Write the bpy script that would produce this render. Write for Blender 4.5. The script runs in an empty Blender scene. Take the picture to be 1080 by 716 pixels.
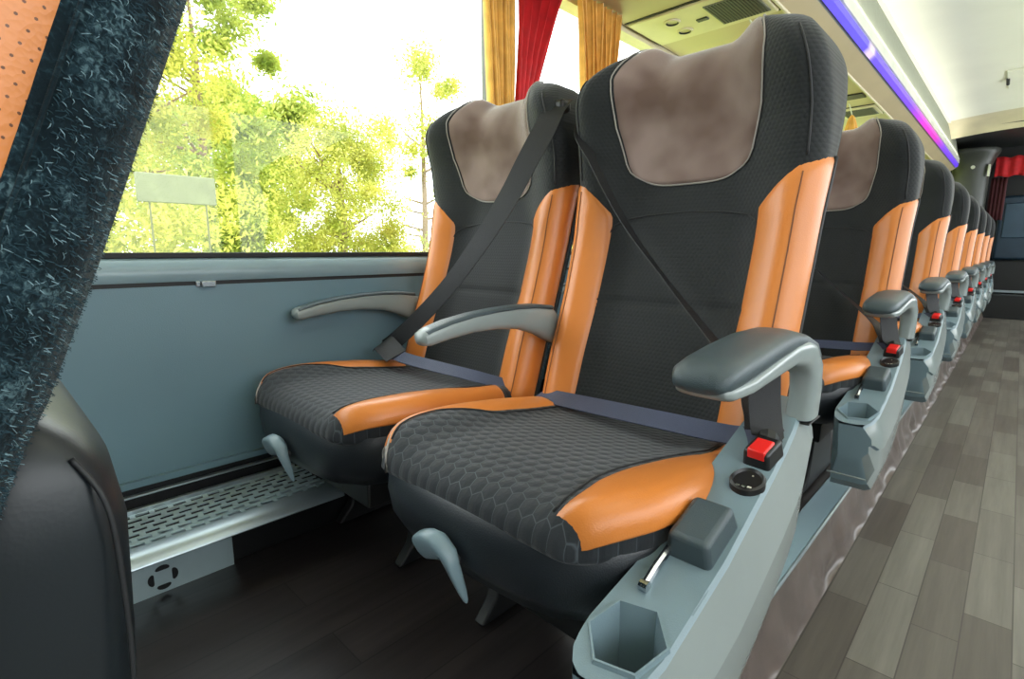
import bpy, bmesh, math, random
from mathutils import Vector, Matrix, noise
random.seed(7)
PI = math.pi
H = 0.72                                   # eye height above the aisle floor
sc = bpy.context.scene
# ------------------------------------------------------------------ camera, world, light, exposure
cd = bpy.data.cameras.new('camera'); cam = bpy.data.objects.new('camera', cd)
sc.collection.objects.link(cam)
cd.sensor_width = 36.0; cd.lens = 549.0 / 1080 * 36.0; cd.clip_start = 0.02; cd.clip_end = 300
cam.location = (0, 0, H)
cam.rotation_euler = (PI/2 - math.radians(9.66), 0, math.radians(44.0))
sc.camera = cam
sc.view_settings.view_transform = 'Standard'; sc.view_settings.look = 'None'
sc.view_settings.gamma = 1.0; sc.view_settings.use_curve_mapping = False
sc.view_settings.exposure = 0.35
world = bpy.data.worlds.new('world'); sc.world = world; world.use_nodes = True
bg = world.node_tree.nodes['Background']
bg.inputs[0].default_value = (0.93, 0.98, 1.0, 1); bg.inputs[1].default_value = 4.2
sd = bpy.data.lights.new('sun', 'SUN'); sd.energy = 4.0; sd.angle = math.radians(2); sd.color = (1, 0.95, 0.82)
sun = bpy.data.objects.new('sun', sd); sc.collection.objects.link(sun)
sun.rotation_euler = (math.radians(12), math.radians(27), 0)
for i, (lx, ly, en) in enumerate([(0.25, 0.2, 3.6), (0.1, 2.6, 2.6), (0.1, 5.0, 3.0)]):      # area lights added under the ceiling to fill the cabin
    ld = bpy.data.lights.new('cabin_fill', 'AREA'); ld.shape = 'RECTANGLE'; ld.size = 0.5; ld.size_y = 1.6
    ld.energy = en; ld.color = (1.0, 0.93, 0.80)
    lo = bpy.data.objects.new('cabin_fill', ld); sc.collection.objects.link(lo)
    lo.location = (lx, ly, H + 1.17)

for lx in (-.57, .57):                                                                # uplights added above the light strips to brighten the ceiling
    ld = bpy.data.lights.new('cove_fill', 'AREA'); ld.shape = 'RECTANGLE'; ld.size = 0.03; ld.size_y = 8.5
    ld.energy = 7.5; ld.color = (1.0, 0.96, 0.86)
    lo = bpy.data.objects.new('cove_fill', ld); sc.collection.objects.link(lo)
    lo.location = (lx, 3.1, H + 0.99); lo.rotation_euler = (0, PI - math.copysign(math.radians(50), lx)*-1, 0)

# ------------------------------------------------------------------ numbers taken from the place
WX = -1.15                                  # window wall
ZP = -0.60                                  # seat platform (relative to the eye)
ZA = -0.72                                  # aisle floor
PITCH = 0.87                                # seat row spacing

# ------------------------------------------------------------------ materials
def new_mat(name):
    m = bpy.data.materials.new(name); m.use_nodes = True
    return m, m.node_tree, m.node_tree.nodes['Principled BSDF']
def lin(c):
    return tuple(((v/255)/12.92 if v/255 <= .04045 else ((v/255+.055)/1.055)**2.4) for v in c) + (1,)
def nd(nt, t, **k):
    n = nt.nodes.new(t)
    for a, b in k.items(): setattr(n, a, b)
    return n
def L(nt, a, b): nt.links.new(a, b)
def plain(name, rgb, rough=.5, metal=0, noise=0.06, nscale=8, bump=0, bscale=200, spec=.5, coat=0, sheen=0):
    m, nt, bs = new_mat(name)
    c = lin(rgb)
    tc = nd(nt, 'ShaderNodeTexCoord'); nz = nd(nt, 'ShaderNodeTexNoise'); nz.inputs['Scale'].default_value = nscale
    nz.inputs['Detail'].default_value = 4
    L(nt, tc.outputs['Object'], nz.inputs['Vector'])
    rp = nd(nt, 'ShaderNodeValToRGB')
    rp.color_ramp.elements[0].position = .3; rp.color_ramp.elements[1].position = .7
    rp.color_ramp.elements[0].color = tuple(max(0, v*(1-noise*2)) for v in c[:3]) + (1,)
    rp.color_ramp.elements[1].color = tuple(min(1, v*(1+noise*2)) for v in c[:3]) + (1,)
    L(nt, nz.outputs['Fac'], rp.inputs['Fac']); L(nt, rp.outputs['Color'], bs.inputs['Base Color'])
    bs.inputs['Roughness'].default_value = rough; bs.inputs['Metallic'].default_value = metal
    bs.inputs['Specular IOR Level'].default_value = spec
    bs.inputs['Coat Weight'].default_value = coat; bs.inputs['Sheen Weight'].default_value = sheen
    bs.inputs['Sheen Roughness'].default_value = .4
    if bump:
        n2 = nd(nt, 'ShaderNodeTexNoise'); n2.inputs['Scale'].default_value = bscale; n2.inputs['Detail'].default_value = 3
        L(nt, tc.outputs['Object'], n2.inputs['Vector'])
        bp = nd(nt, 'ShaderNodeBump'); bp.inputs['Strength'].default_value = bump; bp.inputs['Distance'].default_value = .002
        L(nt, n2.outputs['Fac'], bp.inputs['Height']); L(nt, bp.outputs['Normal'], bs.inputs['Normal'])
    return m

def hex_height(nt, vec, s, ax='XY'):
    """staggered lattice distance -> honeycomb relief (0 at seams)"""
    sep = nd(nt, 'ShaderNodeSeparateXYZ'); L(nt, vec, sep.inputs[0])
    def M(op, a, b=None):
        n = nd(nt, 'ShaderNodeMath', operation=op)
        for i, v in enumerate((a, b)):
            if v is None: continue
            if isinstance(v, (int, float)): n.inputs[i].default_value = v
            else: L(nt, v, n.inputs[i])
        return n.outputs[0]
    X = sep.outputs[ax[0]]; Y = sep.outputs[ax[1]]
    def lat(off):
        px = M('ADD', M('DIVIDE', X, s), off); py = M('ADD', M('DIVIDE', Y, s*1.732), off)
        fx = M('ABSOLUTE', M('SUBTRACT', M('FRACT', M('ADD', px, 100)), .5))
        fy = M('MULTIPLY', M('ABSOLUTE', M('SUBTRACT', M('FRACT', M('ADD', py, 100)), .5)), 1.732)
        e = M('MAXIMUM', fx, M('ADD', M('MULTIPLY', fx, .5), M('MULTIPLY', fy, .866)))
        return M('SUBTRACT', .5, e)
    h = M('MAXIMUM', lat(0.0), lat(0.5))
    return h, M
def quilt(name, rgb, thread, s, ax, bumpd, sheen=.3, grain=450, line=.07):
    m, nt, bs = new_mat(name)
    tc = nd(nt, 'ShaderNodeTexCoord')
    h, M = hex_height(nt, tc.outputs['Object'], s, ax)
    sm = nd(nt, 'ShaderNodeMapRange', interpolation_type='SMOOTHSTEP')
    sm.inputs['From Min'].default_value = 0; sm.inputs['From Max'].default_value = .42
    L(nt, h, sm.inputs['Value'])
    ln = nd(nt, 'ShaderNodeMapRange'); ln.inputs['From Min'].default_value = 0; ln.inputs['From Max'].default_value = line
    ln.inputs['To Min'].default_value = 1; ln.inputs['To Max'].default_value = 0
    L(nt, h, ln.inputs['Value'])
    nz = nd(nt, 'ShaderNodeTexNoise'); nz.inputs['Scale'].default_value = grain; nz.inputs['Detail'].default_value = 2
    L(nt, tc.outputs['Object'], nz.inputs['Vector'])
    n3 = nd(nt, 'ShaderNodeTexNoise'); n3.inputs['Scale'].default_value = 14
    L(nt, tc.outputs['Object'], n3.inputs['Vector'])
    mx = nd(nt, 'ShaderNodeMix', data_type='RGBA'); mx.inputs['A'].default_value = lin(rgb); mx.inputs['B'].default_value = lin(thread)
    L(nt, M('MULTIPLY', ln.outputs[0], M('MULTIPLY', n3.outputs['Fac'], .9)), mx.inputs['Factor'])
    L(nt, mx.outputs['Result'], bs.inputs['Base Color'])
    hh = M('ADD', sm.outputs[0], M('MULTIPLY', nz.outputs['Fac'], .22))
    bp = nd(nt, 'ShaderNodeBump'); bp.inputs['Strength'].default_value = .9; bp.inputs['Distance'].default_value = bumpd
    L(nt, hh, bp.inputs['Height']); L(nt, bp.outputs['Normal'], bs.inputs['Normal'])
    bs.inputs['Roughness'].default_value = .75; bs.inputs['Sheen Weight'].default_value = sheen
    bs.inputs['Sheen Roughness'].default_value = .45; bs.inputs['Specular IOR Level'].default_value = .3
    return m
def leather(name, rgb, rough=.36, perf=False, grain=.25):
    m, nt, bs = new_mat(name)
    tc = nd(nt, 'ShaderNodeTexCoord')
    v = nd(nt, 'ShaderNodeTexVoronoi'); v.inputs['Scale'].default_value = 520
    L(nt, tc.outputs['Object'], v.inputs['Vector'])
    nz = nd(nt, 'ShaderNodeTexNoise'); nz.inputs['Scale'].default_value = 9; nz.inputs['Detail'].default_value = 5
    L(nt, tc.outputs['Object'], nz.inputs['Vector'])
    mx = nd(nt, 'ShaderNodeMix', data_type='RGBA'); c = lin(rgb)
    mx.inputs['A'].default_value = tuple(x*.86 for x in c[:3]) + (1,); mx.inputs['B'].default_value = tuple(min(1, x*1.1) for x in c[:3]) + (1,)
    L(nt, nz.outputs['Fac'], mx.inputs['Factor'])
    col = mx.outputs['Result']; height = v.outputs['Distance']
    if perf:
        h, M = hex_height(nt, tc.outputs['Object'], .0044, 'YZ')
        hole = M('GREATER_THAN', h, .40)
        m2 = nd(nt, 'ShaderNodeMix', data_type='RGBA'); m2.inputs['B'].default_value = (.12, .04, .012, 1)
        L(nt, hole, m2.inputs['Factor']); L(nt, col, m2.inputs['A']); col = m2.outputs['Result']
        height = M('SUBTRACT', height, M('MULTIPLY', hole, 3))
    L(nt, col, bs.inputs['Base Color'])
    bp = nd(nt, 'ShaderNodeBump'); bp.inputs['Strength'].default_value = grain; bp.inputs['Distance'].default_value = .0006
    L(nt, height, bp.inputs['Height']); L(nt, bp.outputs['Normal'], bs.inputs['Normal'])
    bs.inputs['Roughness'].default_value = rough
    return m
def planks(name, c1, c2, mortar, w, l, rough, grain=.5, bias=0):
    m, nt, bs = new_mat(name)
    tc = nd(nt, 'ShaderNodeTexCoord'); mp = nd(nt, 'ShaderNodeMapping'); mp.inputs['Rotation'].default_value = (0, 0, PI/2)
    L(nt, tc.outputs['Object'], mp.inputs['Vector'])
    br = nd(nt, 'ShaderNodeTexBrick'); br.offset = .37; br.inputs['Scale'].default_value = 1
    br.inputs['Brick Width'].default_value = l; br.inputs['Row Height'].default_value = w
    br.inputs['Mortar Size'].default_value = .0012; br.inputs['Bias'].default_value = bias
    br.inputs['Color1'].default_value = lin(c1); br.inputs['Color2'].default_value = lin(c2); br.inputs['Mortar'].default_value = lin(mortar)
    L(nt, mp.outputs[0], br.inputs['Vector'])
    mp2 = nd(nt, 'ShaderNodeMapping'); mp2.inputs['Scale'].default_value = (45, 2.2, 45)
    L(nt, tc.outputs['Object'], mp2.inputs['Vector'])
    nz = nd(nt, 'ShaderNodeTexNoise'); nz.inputs['Scale'].default_value = 1.0; nz.inputs['Detail'].default_value = 6; nz.inputs['Roughness'].default_value = .65
    L(nt, mp2.outputs[0], nz.inputs['Vector'])
    rp = nd(nt, 'ShaderNodeValToRGB'); rp.color_ramp.elements[0].position = .3; rp.color_ramp.elements[1].position = .72
    rp.color_ramp.elements[0].color = (1-grain,)*3 + (1,); rp.color_ramp.elements[1].color = (1+grain*.5,)*3 + (1,)
    L(nt, nz.outputs['Fac'], rp.inputs['Fac'])
    mu = nd(nt, 'ShaderNodeMix', data_type='RGBA', blend_type='MULTIPLY'); mu.inputs['Factor'].default_value = 1
    L(nt, br.outputs['Color'], mu.inputs['A']); L(nt, rp.outputs['Color'], mu.inputs['B']); L(nt, mu.outputs['Result'], bs.inputs['Base Color'])
    bs.inputs['Roughness'].default_value = rough
    bp = nd(nt, 'ShaderNodeBump'); bp.inputs['Strength'].default_value = .15; bp.inputs['Distance'].default_value = .001
    L(nt, nz.outputs['Fac'], bp.inputs['Height']); L(nt, bp.outputs['Normal'], bs.inputs['Normal'])
    return m
def velvet(name, dark, light):
    m, nt, bs = new_mat(name)
    tc = nd(nt, 'ShaderNodeTexCoord'); nz = nd(nt, 'ShaderNodeTexNoise'); nz.inputs['Scale'].default_value = 9
    nz.inputs['Detail'].default_value = 2.5; nz.inputs['Distortion'].default_value = .1
    L(nt, tc.outputs['Object'], nz.inputs['Vector'])
    rp = nd(nt, 'ShaderNodeValToRGB'); rp.color_ramp.elements[0].position = .35; rp.color_ramp.elements[1].position = .68
    rp.color_ramp.elements[0].color = lin(dark); rp.color_ramp.elements[1].color = lin(light)
    L(nt, nz.outputs['Fac'], rp.inputs['Fac']); L(nt, rp.outputs['Color'], bs.inputs['Base Color'])
    n2 = nd(nt, 'ShaderNodeTexNoise'); n2.inputs['Scale'].default_value = 1500
    L(nt, tc.outputs['Object'], n2.inputs['Vector'])
    bp = nd(nt, 'ShaderNodeBump'); bp.inputs['Strength'].default_value = .4; bp.inputs['Distance'].default_value = .001
    L(nt, n2.outputs['Fac'], bp.inputs['Height']); L(nt, bp.outputs['Normal'], bs.inputs['Normal'])
    bs.inputs['Roughness'].default_value = .9; bs.inputs['Sheen Weight'].default_value = .8; bs.inputs['Sheen Roughness'].default_value = .35
    bs.inputs['Specular IOR Level'].default_value = .2
    return m
def fuzzy(name):
    m, nt, bs = new_mat(name)
    tc = nd(nt, 'ShaderNodeTexCoord')
    n1 = nd(nt, 'ShaderNodeTexNoise'); n1.inputs['Scale'].default_value = 520; n1.inputs['Detail'].default_value = 5; n1.inputs['Distortion'].default_value = .8
    n2 = nd(nt, 'ShaderNodeTexNoise'); n2.inputs['Scale'].default_value = 60; n2.inputs['Detail'].default_value = 3
    for n in (n1, n2): L(nt, tc.outputs['Object'], n.inputs['Vector'])
    ad = nd(nt, 'ShaderNodeMath', operation='MULTIPLY'); L(nt, n1.outputs['Fac'], ad.inputs[0]); L(nt, n2.outputs['Fac'], ad.inputs[1])
    rp = nd(nt, 'ShaderNodeValToRGB'); rp.color_ramp.elements[0].position = .2; rp.color_ramp.elements[1].position = .42
    rp.color_ramp.elements[0].color = lin((16, 28, 33)); rp.color_ramp.elements[1].color = lin((82, 106, 112))
    e = rp.color_ramp.elements.new(.29); e.color = lin((28, 46, 53))
    L(nt, ad.outputs[0], rp.inputs['Fac']); L(nt, rp.outputs['Color'], bs.inputs['Base Color'])
    bp = nd(nt, 'ShaderNodeBump'); bp.inputs['Strength'].default_value = .6; bp.inputs['Distance'].default_value = .0008
    L(nt, n1.outputs['Fac'], bp.inputs['Height']); L(nt, bp.outputs['Normal'], bs.inputs['Normal'])
    bs.inputs['Roughness'].default_value = .95; bs.inputs['Sheen Weight'].default_value = .06; bs.inputs['Specular IOR Level'].default_value = .1
    return m
def emit(name, ramp=None, strength=4):
    m, nt, bs = new_mat(name)
    tc = nd(nt, 'ShaderNodeTexCoord'); sp = nd(nt, 'ShaderNodeSeparateXYZ'); L(nt, tc.outputs['Object'], sp.inputs[0])
    mr = nd(nt, 'ShaderNodeMapRange'); mr.inputs['From Min'].default_value = 0; mr.inputs['From Max'].default_value = 8
    L(nt, sp.outputs['Y'], mr.inputs['Value'])
    rp = nd(nt, 'ShaderNodeValToRGB'); els = rp.color_ramp.elements
    els[0].position = ramp[0][0]; els[0].color = ramp[0][1]; els[1].position = ramp[-1][0]; els[1].color = ramp[-1][1]
    for p, c in ramp[1:-1]:
        e = els.new(p); e.color = c
    L(nt, mr.outputs[0], rp.inputs['Fac']); L(nt, rp.outputs['Color'], bs.inputs['Emission Color'])
    bs.inputs['Emission Strength'].default_value = strength; bs.inputs['Base Color'].default_value = (.02, .02, .05, 1)
    return m
def glass_mat():
    m = bpy.data.materials.new('window_glass'); m.use_nodes = True; nt = m.node_tree; nt.nodes.clear()
    o = nd(nt, 'ShaderNodeOutputMaterial'); mx = nd(nt, 'ShaderNodeMixShader'); t = nd(nt, 'ShaderNodeBsdfTransparent')
    g = nd(nt, 'ShaderNodeBsdfGlossy'); g.inputs['Roughness'].default_value = .02
    t.inputs[0].default_value = (.97, .985, .975, 1); mx.inputs[0].default_value = .018
    L(nt, t.outputs[0], mx.inputs[1]); L(nt, g.outputs[0], mx.inputs[2]); L(nt, mx.outputs[0], o.inputs[0])
    return m
def leaf_mat(name, c1, c2):
    m = bpy.data.materials.new(name); m.use_nodes = True; nt = m.node_tree; bs = nt.nodes['Principled BSDF']
    o = [n for n in nt.nodes if n.type == 'OUTPUT_MATERIAL'][0]
    tc = nd(nt, 'ShaderNodeTexCoord'); nz = nd(nt, 'ShaderNodeTexNoise'); nz.inputs['Scale'].default_value = 1.6; nz.inputs['Detail'].default_value = 5
    L(nt, tc.outputs['Object'], nz.inputs['Vector'])
    rp = nd(nt, 'ShaderNodeValToRGB'); rp.color_ramp.elements[0].position = .35; rp.color_ramp.elements[1].position = .65
    rp.color_ramp.elements[0].color = lin(c1); rp.color_ramp.elements[1].color = lin(c2)
    L(nt, nz.outputs['Fac'], rp.inputs['Fac']); L(nt, rp.outputs['Color'], bs.inputs['Base Color'])
    bs.inputs['Roughness'].default_value = .5
    tr = nd(nt, 'ShaderNodeBsdfTranslucent'); L(nt, rp.outputs['Color'], tr.inputs[0])
    mx = nd(nt, 'ShaderNodeMixShader'); mx.inputs[0].default_value = .5
    L(nt, bs.outputs[0], mx.inputs[1]); L(nt, tr.outputs[0], mx.inputs[2]); L(nt, mx.outputs[0], o.inputs[0])
    return m

M_fabric = quilt('charcoal_fabric', (28, 31, 32), (38, 41, 42), .0075, 'XZ', .0004, sheen=.16, grain=700)
M_quilt = quilt('quilted_fabric', (33, 37, 41), (92, 100, 106), .0195, 'XY', .0011, sheen=.16, line=.04)
M_fuzzy = fuzzy('blue_black_pile')
M_fibre1 = plain('dark_pile_fibre', (38, 58, 66), .8, noise=0, spec=.1)
M_fibre2 = plain('pale_pile_fibre', (104, 128, 136), .8, noise=0, spec=.1)
M_orange = leather('orange_leather', (204, 122, 54), .34)
M_orangep = leather('perforated_orange_leather', (200, 124, 66), .42, perf=True)
M_blackl = leather('black_leather', (22, 28, 32), .40, grain=.06)
M_skirt = leather('charcoal_leatherette', (27, 32, 37), .42)
M_velvet = velvet('taupe_velvet', (100, 81, 73), (142, 124, 117))
M_piping = plain('grey_piping', (146, 140, 134), .6)
M_stitch = plain('brown_thread', (112, 66, 34), .7)
M_blackpipe = plain('black_piping', (28, 28, 30), .6)
M_plastic = plain('grey_plastic', (112, 132, 140), .33, noise=.02, bump=.15, bscale=900)
M_plasticl = plain('pale_grey_plastic', (134, 143, 142), .24, noise=.02)
M_pad = plain('dark_grey_soft_plastic', (62, 75, 80), .38, noise=.03, bump=.3, bscale=1200)
M_black = plain('black_plastic', (20, 21, 22), .4)
M_frame = plain('black_steel', (16, 17, 18), .5)
M_chrome = plain('chrome', (200, 205, 210), .15, metal=1)
M_belt = plain('black_belt_webbing', (19, 20, 23), .55, bump=.5, bscale=900)
M_beltblue = plain('navy_belt_webbing', (52, 60, 84), .5, bump=.5, bscale=900)
M_red = plain('red_button', (226, 38, 34), .35)
M_wall = plain('teal_grey_laminate', (100, 128, 140), .45, noise=.03, nscale=3, bump=.2, bscale=500)
M_sill = plain('sill_plastic', (128, 150, 158), .3, noise=.02)
M_rubber = plain('black_rubber', (22, 24, 26), .6)
M_alu = plain('brushed_aluminium', (165, 178, 184), .35, metal=.75)
M_kick = plain('pale_steel_panel', (176, 196, 200), .3, metal=.3)
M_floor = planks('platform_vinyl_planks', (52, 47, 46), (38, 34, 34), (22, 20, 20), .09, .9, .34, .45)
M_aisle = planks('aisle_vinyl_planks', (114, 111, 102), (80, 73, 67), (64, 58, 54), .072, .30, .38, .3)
M_riser = plain('glossy_brown_vinyl', (92, 80, 74), .33, noise=.12, nscale=10, bump=.4, bscale=14)
M_ceil = plain('cream_ceiling', (240, 240, 222), .6, noise=.02, nscale=2)
M_rack = plain('beige_rack_panel', (186, 170, 132), .42, noise=.03, nscale=3)
M_rackl = plain('cream_rack_panel', (212, 202, 168), .45, noise=.03)
M_door = plain('grey_green_bin_door', (122, 128, 112), .5, noise=.04, nscale=30)
M_col = plain('grey_column', (58, 61, 55), .4)
M_white = plain('white_trim', (214, 216, 200), .4)
M_gold = plain('gold_curtain', (222, 164, 72), .75, noise=.08, nscale=25, sheen=.3)
M_redc = plain('red_curtain', (190, 16, 26), .7, noise=.08, nscale=25, sheen=.2)
M_grey = plain('grey_pillar', (112, 114, 108), .6)
M_dark = plain('dark_trim', (34, 36, 36), .5)
M_blue = plain('navy_rear_panel', (30, 52, 68), .5)
M_led = emit('led_strip', [(0, (.10, .07, 1, 1)), (.36, (.12, .08, 1, 1)), (.365, (.75, .6, 1, 1)), (.375, (.75, .6, 1, 1)), (.38, (.14, .08, .95, 1)),
                           (.52, (.2, .06, .9, 1)), (.6, (.75, .03, .65, 1)), (.68, (.7, .03, .5, 1)), (.76, (.2, .05, .8, 1)), (1, (.06, .03, .6, 1))], 1.0)
M_glass = glass_mat()
M_leaf = [leaf_mat('leaf_yellow_green', (132, 144, 50), (200, 194, 98)), leaf_mat('leaf_green', (116, 138, 50), (180, 186, 86))]
M_bark = plain('bark', (120, 100, 76), .9)
M_grass = plain('meadow', (160, 170, 90), .9, noise=.2)
M_post = plain('olive_post', (84, 88, 50), .8)
M_reflect = plain('pale_reflection', (98, 104, 76), .8)

# ------------------------------------------------------------------ helpers
def eye(p): return Vector((p[0], p[1], p[2] + H))
def link(o): sc.collection.objects.link(o); return o
class MB:
    def __init__(s): s.v = []; s.f = []; s.mi = []
    def add(s, vs, fs, mi=0):
        b = len(s.v); s.v += [tuple(v) for v in vs]; s.f += [tuple(b+i for i in f) for f in fs]; s.mi += [mi]*len(fs)
    def box(s, x0, x1, y0, y1, z0, z1, mi=0):
        s.add([(x, y, z) for z in (z0, z1) for y in (y0, y1) for x in (x0, x1)],
              [(0, 2, 3, 1), (4, 5, 7, 6), (0, 1, 5, 4), (2, 6, 7, 3), (0, 4, 6, 2), (1, 3, 7, 5)], mi)
    def grid(s, P, closeu=False, closev=False, mi=0):
        n = len(P); m = len(P[0]); fs = []
        for i in range(n if closeu else n-1):
            for j in range(m if closev else m-1):
                fs.append((i*m+j, ((i+1) % n)*m+j, ((i+1) % n)*m+(j+1) % m, i*m+(j+1) % m))
        s.add([q for r in P for q in r], fs, mi)
    def prism(s, poly, a0, a1, axis='x', mi=0):
        n = len(poly)
        def mk(a, p): return (a, p[0], p[1]) if axis == 'x' else (p[0], a, p[1]) if axis == 'y' else (p[0], p[1], a)
        vs = [mk(a0, p) for p in poly] + [mk(a1, p) for p in poly]
        s.add(vs, [tuple(range(n)), tuple(range(2*n-1, n-1, -1))] + [(i, (i+1) % n + 0, (i+1) % n + n, i+n) for i in range(n)], mi)
    def tube(s, pts, r, n=10, caps=True, mi=0):
        pts = [Vector(p) for p in pts]; k = len(pts); rings = []
        up = Vector((0, 0, 1)); prev = None
        for i, p in enumerate(pts):
            t = (pts[min(i+1, k-1)] - pts[max(i-1, 0)]).normalized()
            a = (prev if prev is not None else (up if abs(t.z) < .9 else Vector((1, 0, 0))))
            a = (a - t*a.dot(t)).normalized(); b = t.cross(a); prev = a
            rr = r[i] if isinstance(r, (list, tuple)) else r
            rings.append([p + a*rr*math.cos(2*PI*j/n) + b*rr*math.sin(2*PI*j/n) for j in range(n)])
        b0 = len(s.v); s.grid(rings, closev=True, mi=mi)
        if caps: s.f += [tuple(b0+j for j in range(n)), tuple(b0+(k-1)*n+j for j in range(n-1, -1, -1))]; s.mi += [mi, mi]
    def build(s, name, mats, parent=None, bevel=0, smooth=True, sub=0, seg=2, off=None, angle=35):
        me = bpy.data.meshes.new(name)
        vs = s.v if off is None else [(v[0]-off[0], v[1]-off[1], v[2]-off[2]) for v in s.v]
        me.from_pydata(vs, [], s.f)
        if not isinstance(mats, (list, tuple)): mats = [mats]
        for m in mats: me.materials.append(m)
        for p, i in zip(me.polygons, s.mi): p.material_index = i
        bm = bmesh.new(); bm.from_mesh(me); bmesh.ops.recalc_face_normals(bm, faces=bm.faces); bm.to_mesh(me); bm.free()
        if smooth:
            me.polygons.foreach_set('use_smooth', [True]*len(me.polygons))
            try: me.set_sharp_from_angle(angle=math.radians(angle))
            except Exception: pass
        o = link(bpy.data.objects.new(name, me))
        if parent is not None: o.parent = parent
        if bevel:
            b = o.modifiers.new('bevel', 'BEVEL'); b.width = bevel; b.segments = seg; b.limit_method = 'ANGLE'; b.angle_limit = math.radians(40)
        if sub:
            u = o.modifiers.new('sub', 'SUBSURF'); u.levels = sub; u.render_levels = sub
        return o
def empty(name, loc):
    o = link(bpy.data.objects.new(name, None)); o.location = loc; o.empty_display_size = .1; return o
def tag(o, label=None, cat=None, group=None, kind=None):
    if label: o['label'] = label
    if cat: o['category'] = cat
    if group: o['group'] = group
    if kind: o['kind'] = kind
    return o
def struct(mb, name, mats, **k): return tag(mb.build(name, mats, **k), kind='structure')
def lerp(tab, x):
    if x <= tab[0][0]: return tab[0][1]
    for (a, p), (b, q) in zip(tab, tab[1:]):
        if x <= b:
            t = (x-a)/(b-a); return p + (q-p)*t
    return tab[-1][1]
def smooth_tab(tab, x, h):
    return sum(lerp(tab, x + k*h) for k in (-1, -.5, 0, .5, 1))/5
def sstep(a, b, x):
    t = max(0, min(1, (x-a)/(b-a))); return t*t*(3-2*t)
def copy_tree(o, parent=None):
    c = o.copy(); link(c); c.parent = parent
    for ch in list(o.children): copy_tree(ch, c)
    return c
def sweep(mb, path, n=20, e=2.6, mi=0, caps=True):
    """path: list of (center, half_a, half_b, dir_a, dir_b); superellipse sections"""
    rings = []
    for c, ha, hb, da, db in path:
        c = Vector(c); da = Vector(da).normalized(); db = Vector(db).normalized(); ring = []
        for j in range(n):
            t = 2*PI*j/n; cs, sn = math.cos(t), math.sin(t)
            a = math.copysign(abs(cs)**(2/e), cs); b = math.copysign(abs(sn)**(2/e), sn)
            ring.append(c + da*a*ha + db*b*hb)
        rings.append(ring)
    b0 = len(mb.v); mb.grid(rings, closev=True, mi=mi)
    k = len(rings)
    if caps:
        mb.f += [tuple(b0+j for j in range(n)), tuple(b0+(k-1)*n+j for j in range(n-1, -1, -1))]; mb.mi += [mi, mi]
def catmull(pts, n=6):
    pts = [Vector(p) for p in pts]; out = []
    for i in range(len(pts)-1):
        p0 = pts[max(i-1, 0)]; p1 = pts[i]; p2 = pts[i+1]; p3 = pts[min(i+2, len(pts)-1)]
        for k in range(n):
            t = k/n
            out.append(.5*((2*p1) + (p2-p0)*t + (2*p0-5*p1+4*p2-p3)*t*t + (3*p1-p0-3*p2+p3)*t*t*t))
    out.append(pts[-1]); return out
def ribbon(mb, pts, w, face, th=.0016, n=6, twist=None):
    """belt webbing: pts centre line, face normal(s)"""
    c = catmull(pts, n); k = len(c); P = []
    for i, p in enumerate(c):
        t = (c[min(i+1, k-1)] - c[max(i-1, 0)]).normalized()
        if isinstance(face, list):
            q = i/(k-1)*(len(face)-1); j = min(int(q), len(face)-2); f = Vector(face[j]).lerp(Vector(face[j+1]), q-j)
        else: f = Vector(face)
        f = (f - t*f.dot(t)).normalized(); s = t.cross(f)
        ww = w if not isinstance(w, list) else lerp([(a/(len(w)-1), b) for a, b in enumerate(w)], i/(k-1))
        P.append([p + s*ww/2 - f*th/2, p + s*ww/2 + f*th/2, p - s*ww/2 + f*th/2, p - s*ww/2 - f*th/2])
    b0 = len(mb.v); mb.grid(P, closev=True); mb.f += [(b0, b0+1, b0+2, b0+3), tuple(b0+(k-1)*4+j for j in (3, 2, 1, 0))]; mb.mi += [0, 0]

# ------------------------------------------------------------------ the room
# eye-relative coordinates are used inside; every mesh is lifted by H through off
UP = (0, 0, -H)
Y0, Y1 = -1.6, 8.3
XR = 1.15
PILLARS = [-.62, 1.155, 2.95, 4.72, 6.5]
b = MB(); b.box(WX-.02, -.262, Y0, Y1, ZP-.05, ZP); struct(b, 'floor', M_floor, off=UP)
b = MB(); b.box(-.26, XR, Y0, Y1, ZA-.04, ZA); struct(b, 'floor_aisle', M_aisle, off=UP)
# wrinkled vinyl riser between platform and aisle
b = MB(); P = []
for i in range(420):
    y = Y0 + (Y1-Y0)*i/419; row = []
    for j in range(9):
        t = j/8
        x = -.248 + .030*t**1.4; z = ZP + .001 - (ZP-ZA)*(1-(1-t)**1.7)
        w = (noise.noise(Vector((y*13, t*1.6+y*2, 1.5)))*.017 + abs(noise.noise(Vector((y*30+t*4, t*3-y*4, 7.5))))*.007 - .003)*math.sin(PI*t)**.9
        row.append((x+w, y, z+w*.6))
    P.append(row)
b.grid(P); struct(b, 'trim_riser', M_riser, off=UP, angle=180)
b = MB(); b.box(-.30, -.245, Y0, Y1, ZP, ZP+.006); struct(b, 'trim_platform_edge', M_sill, off=UP, bevel=.002)
b = MB(); b.tube([(-.245, Y0, ZP+.004), (-.245, Y1, ZP+.004)], .0035, 8); struct(b, 'trim_platform_nosing', M_alu, off=UP)
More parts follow.
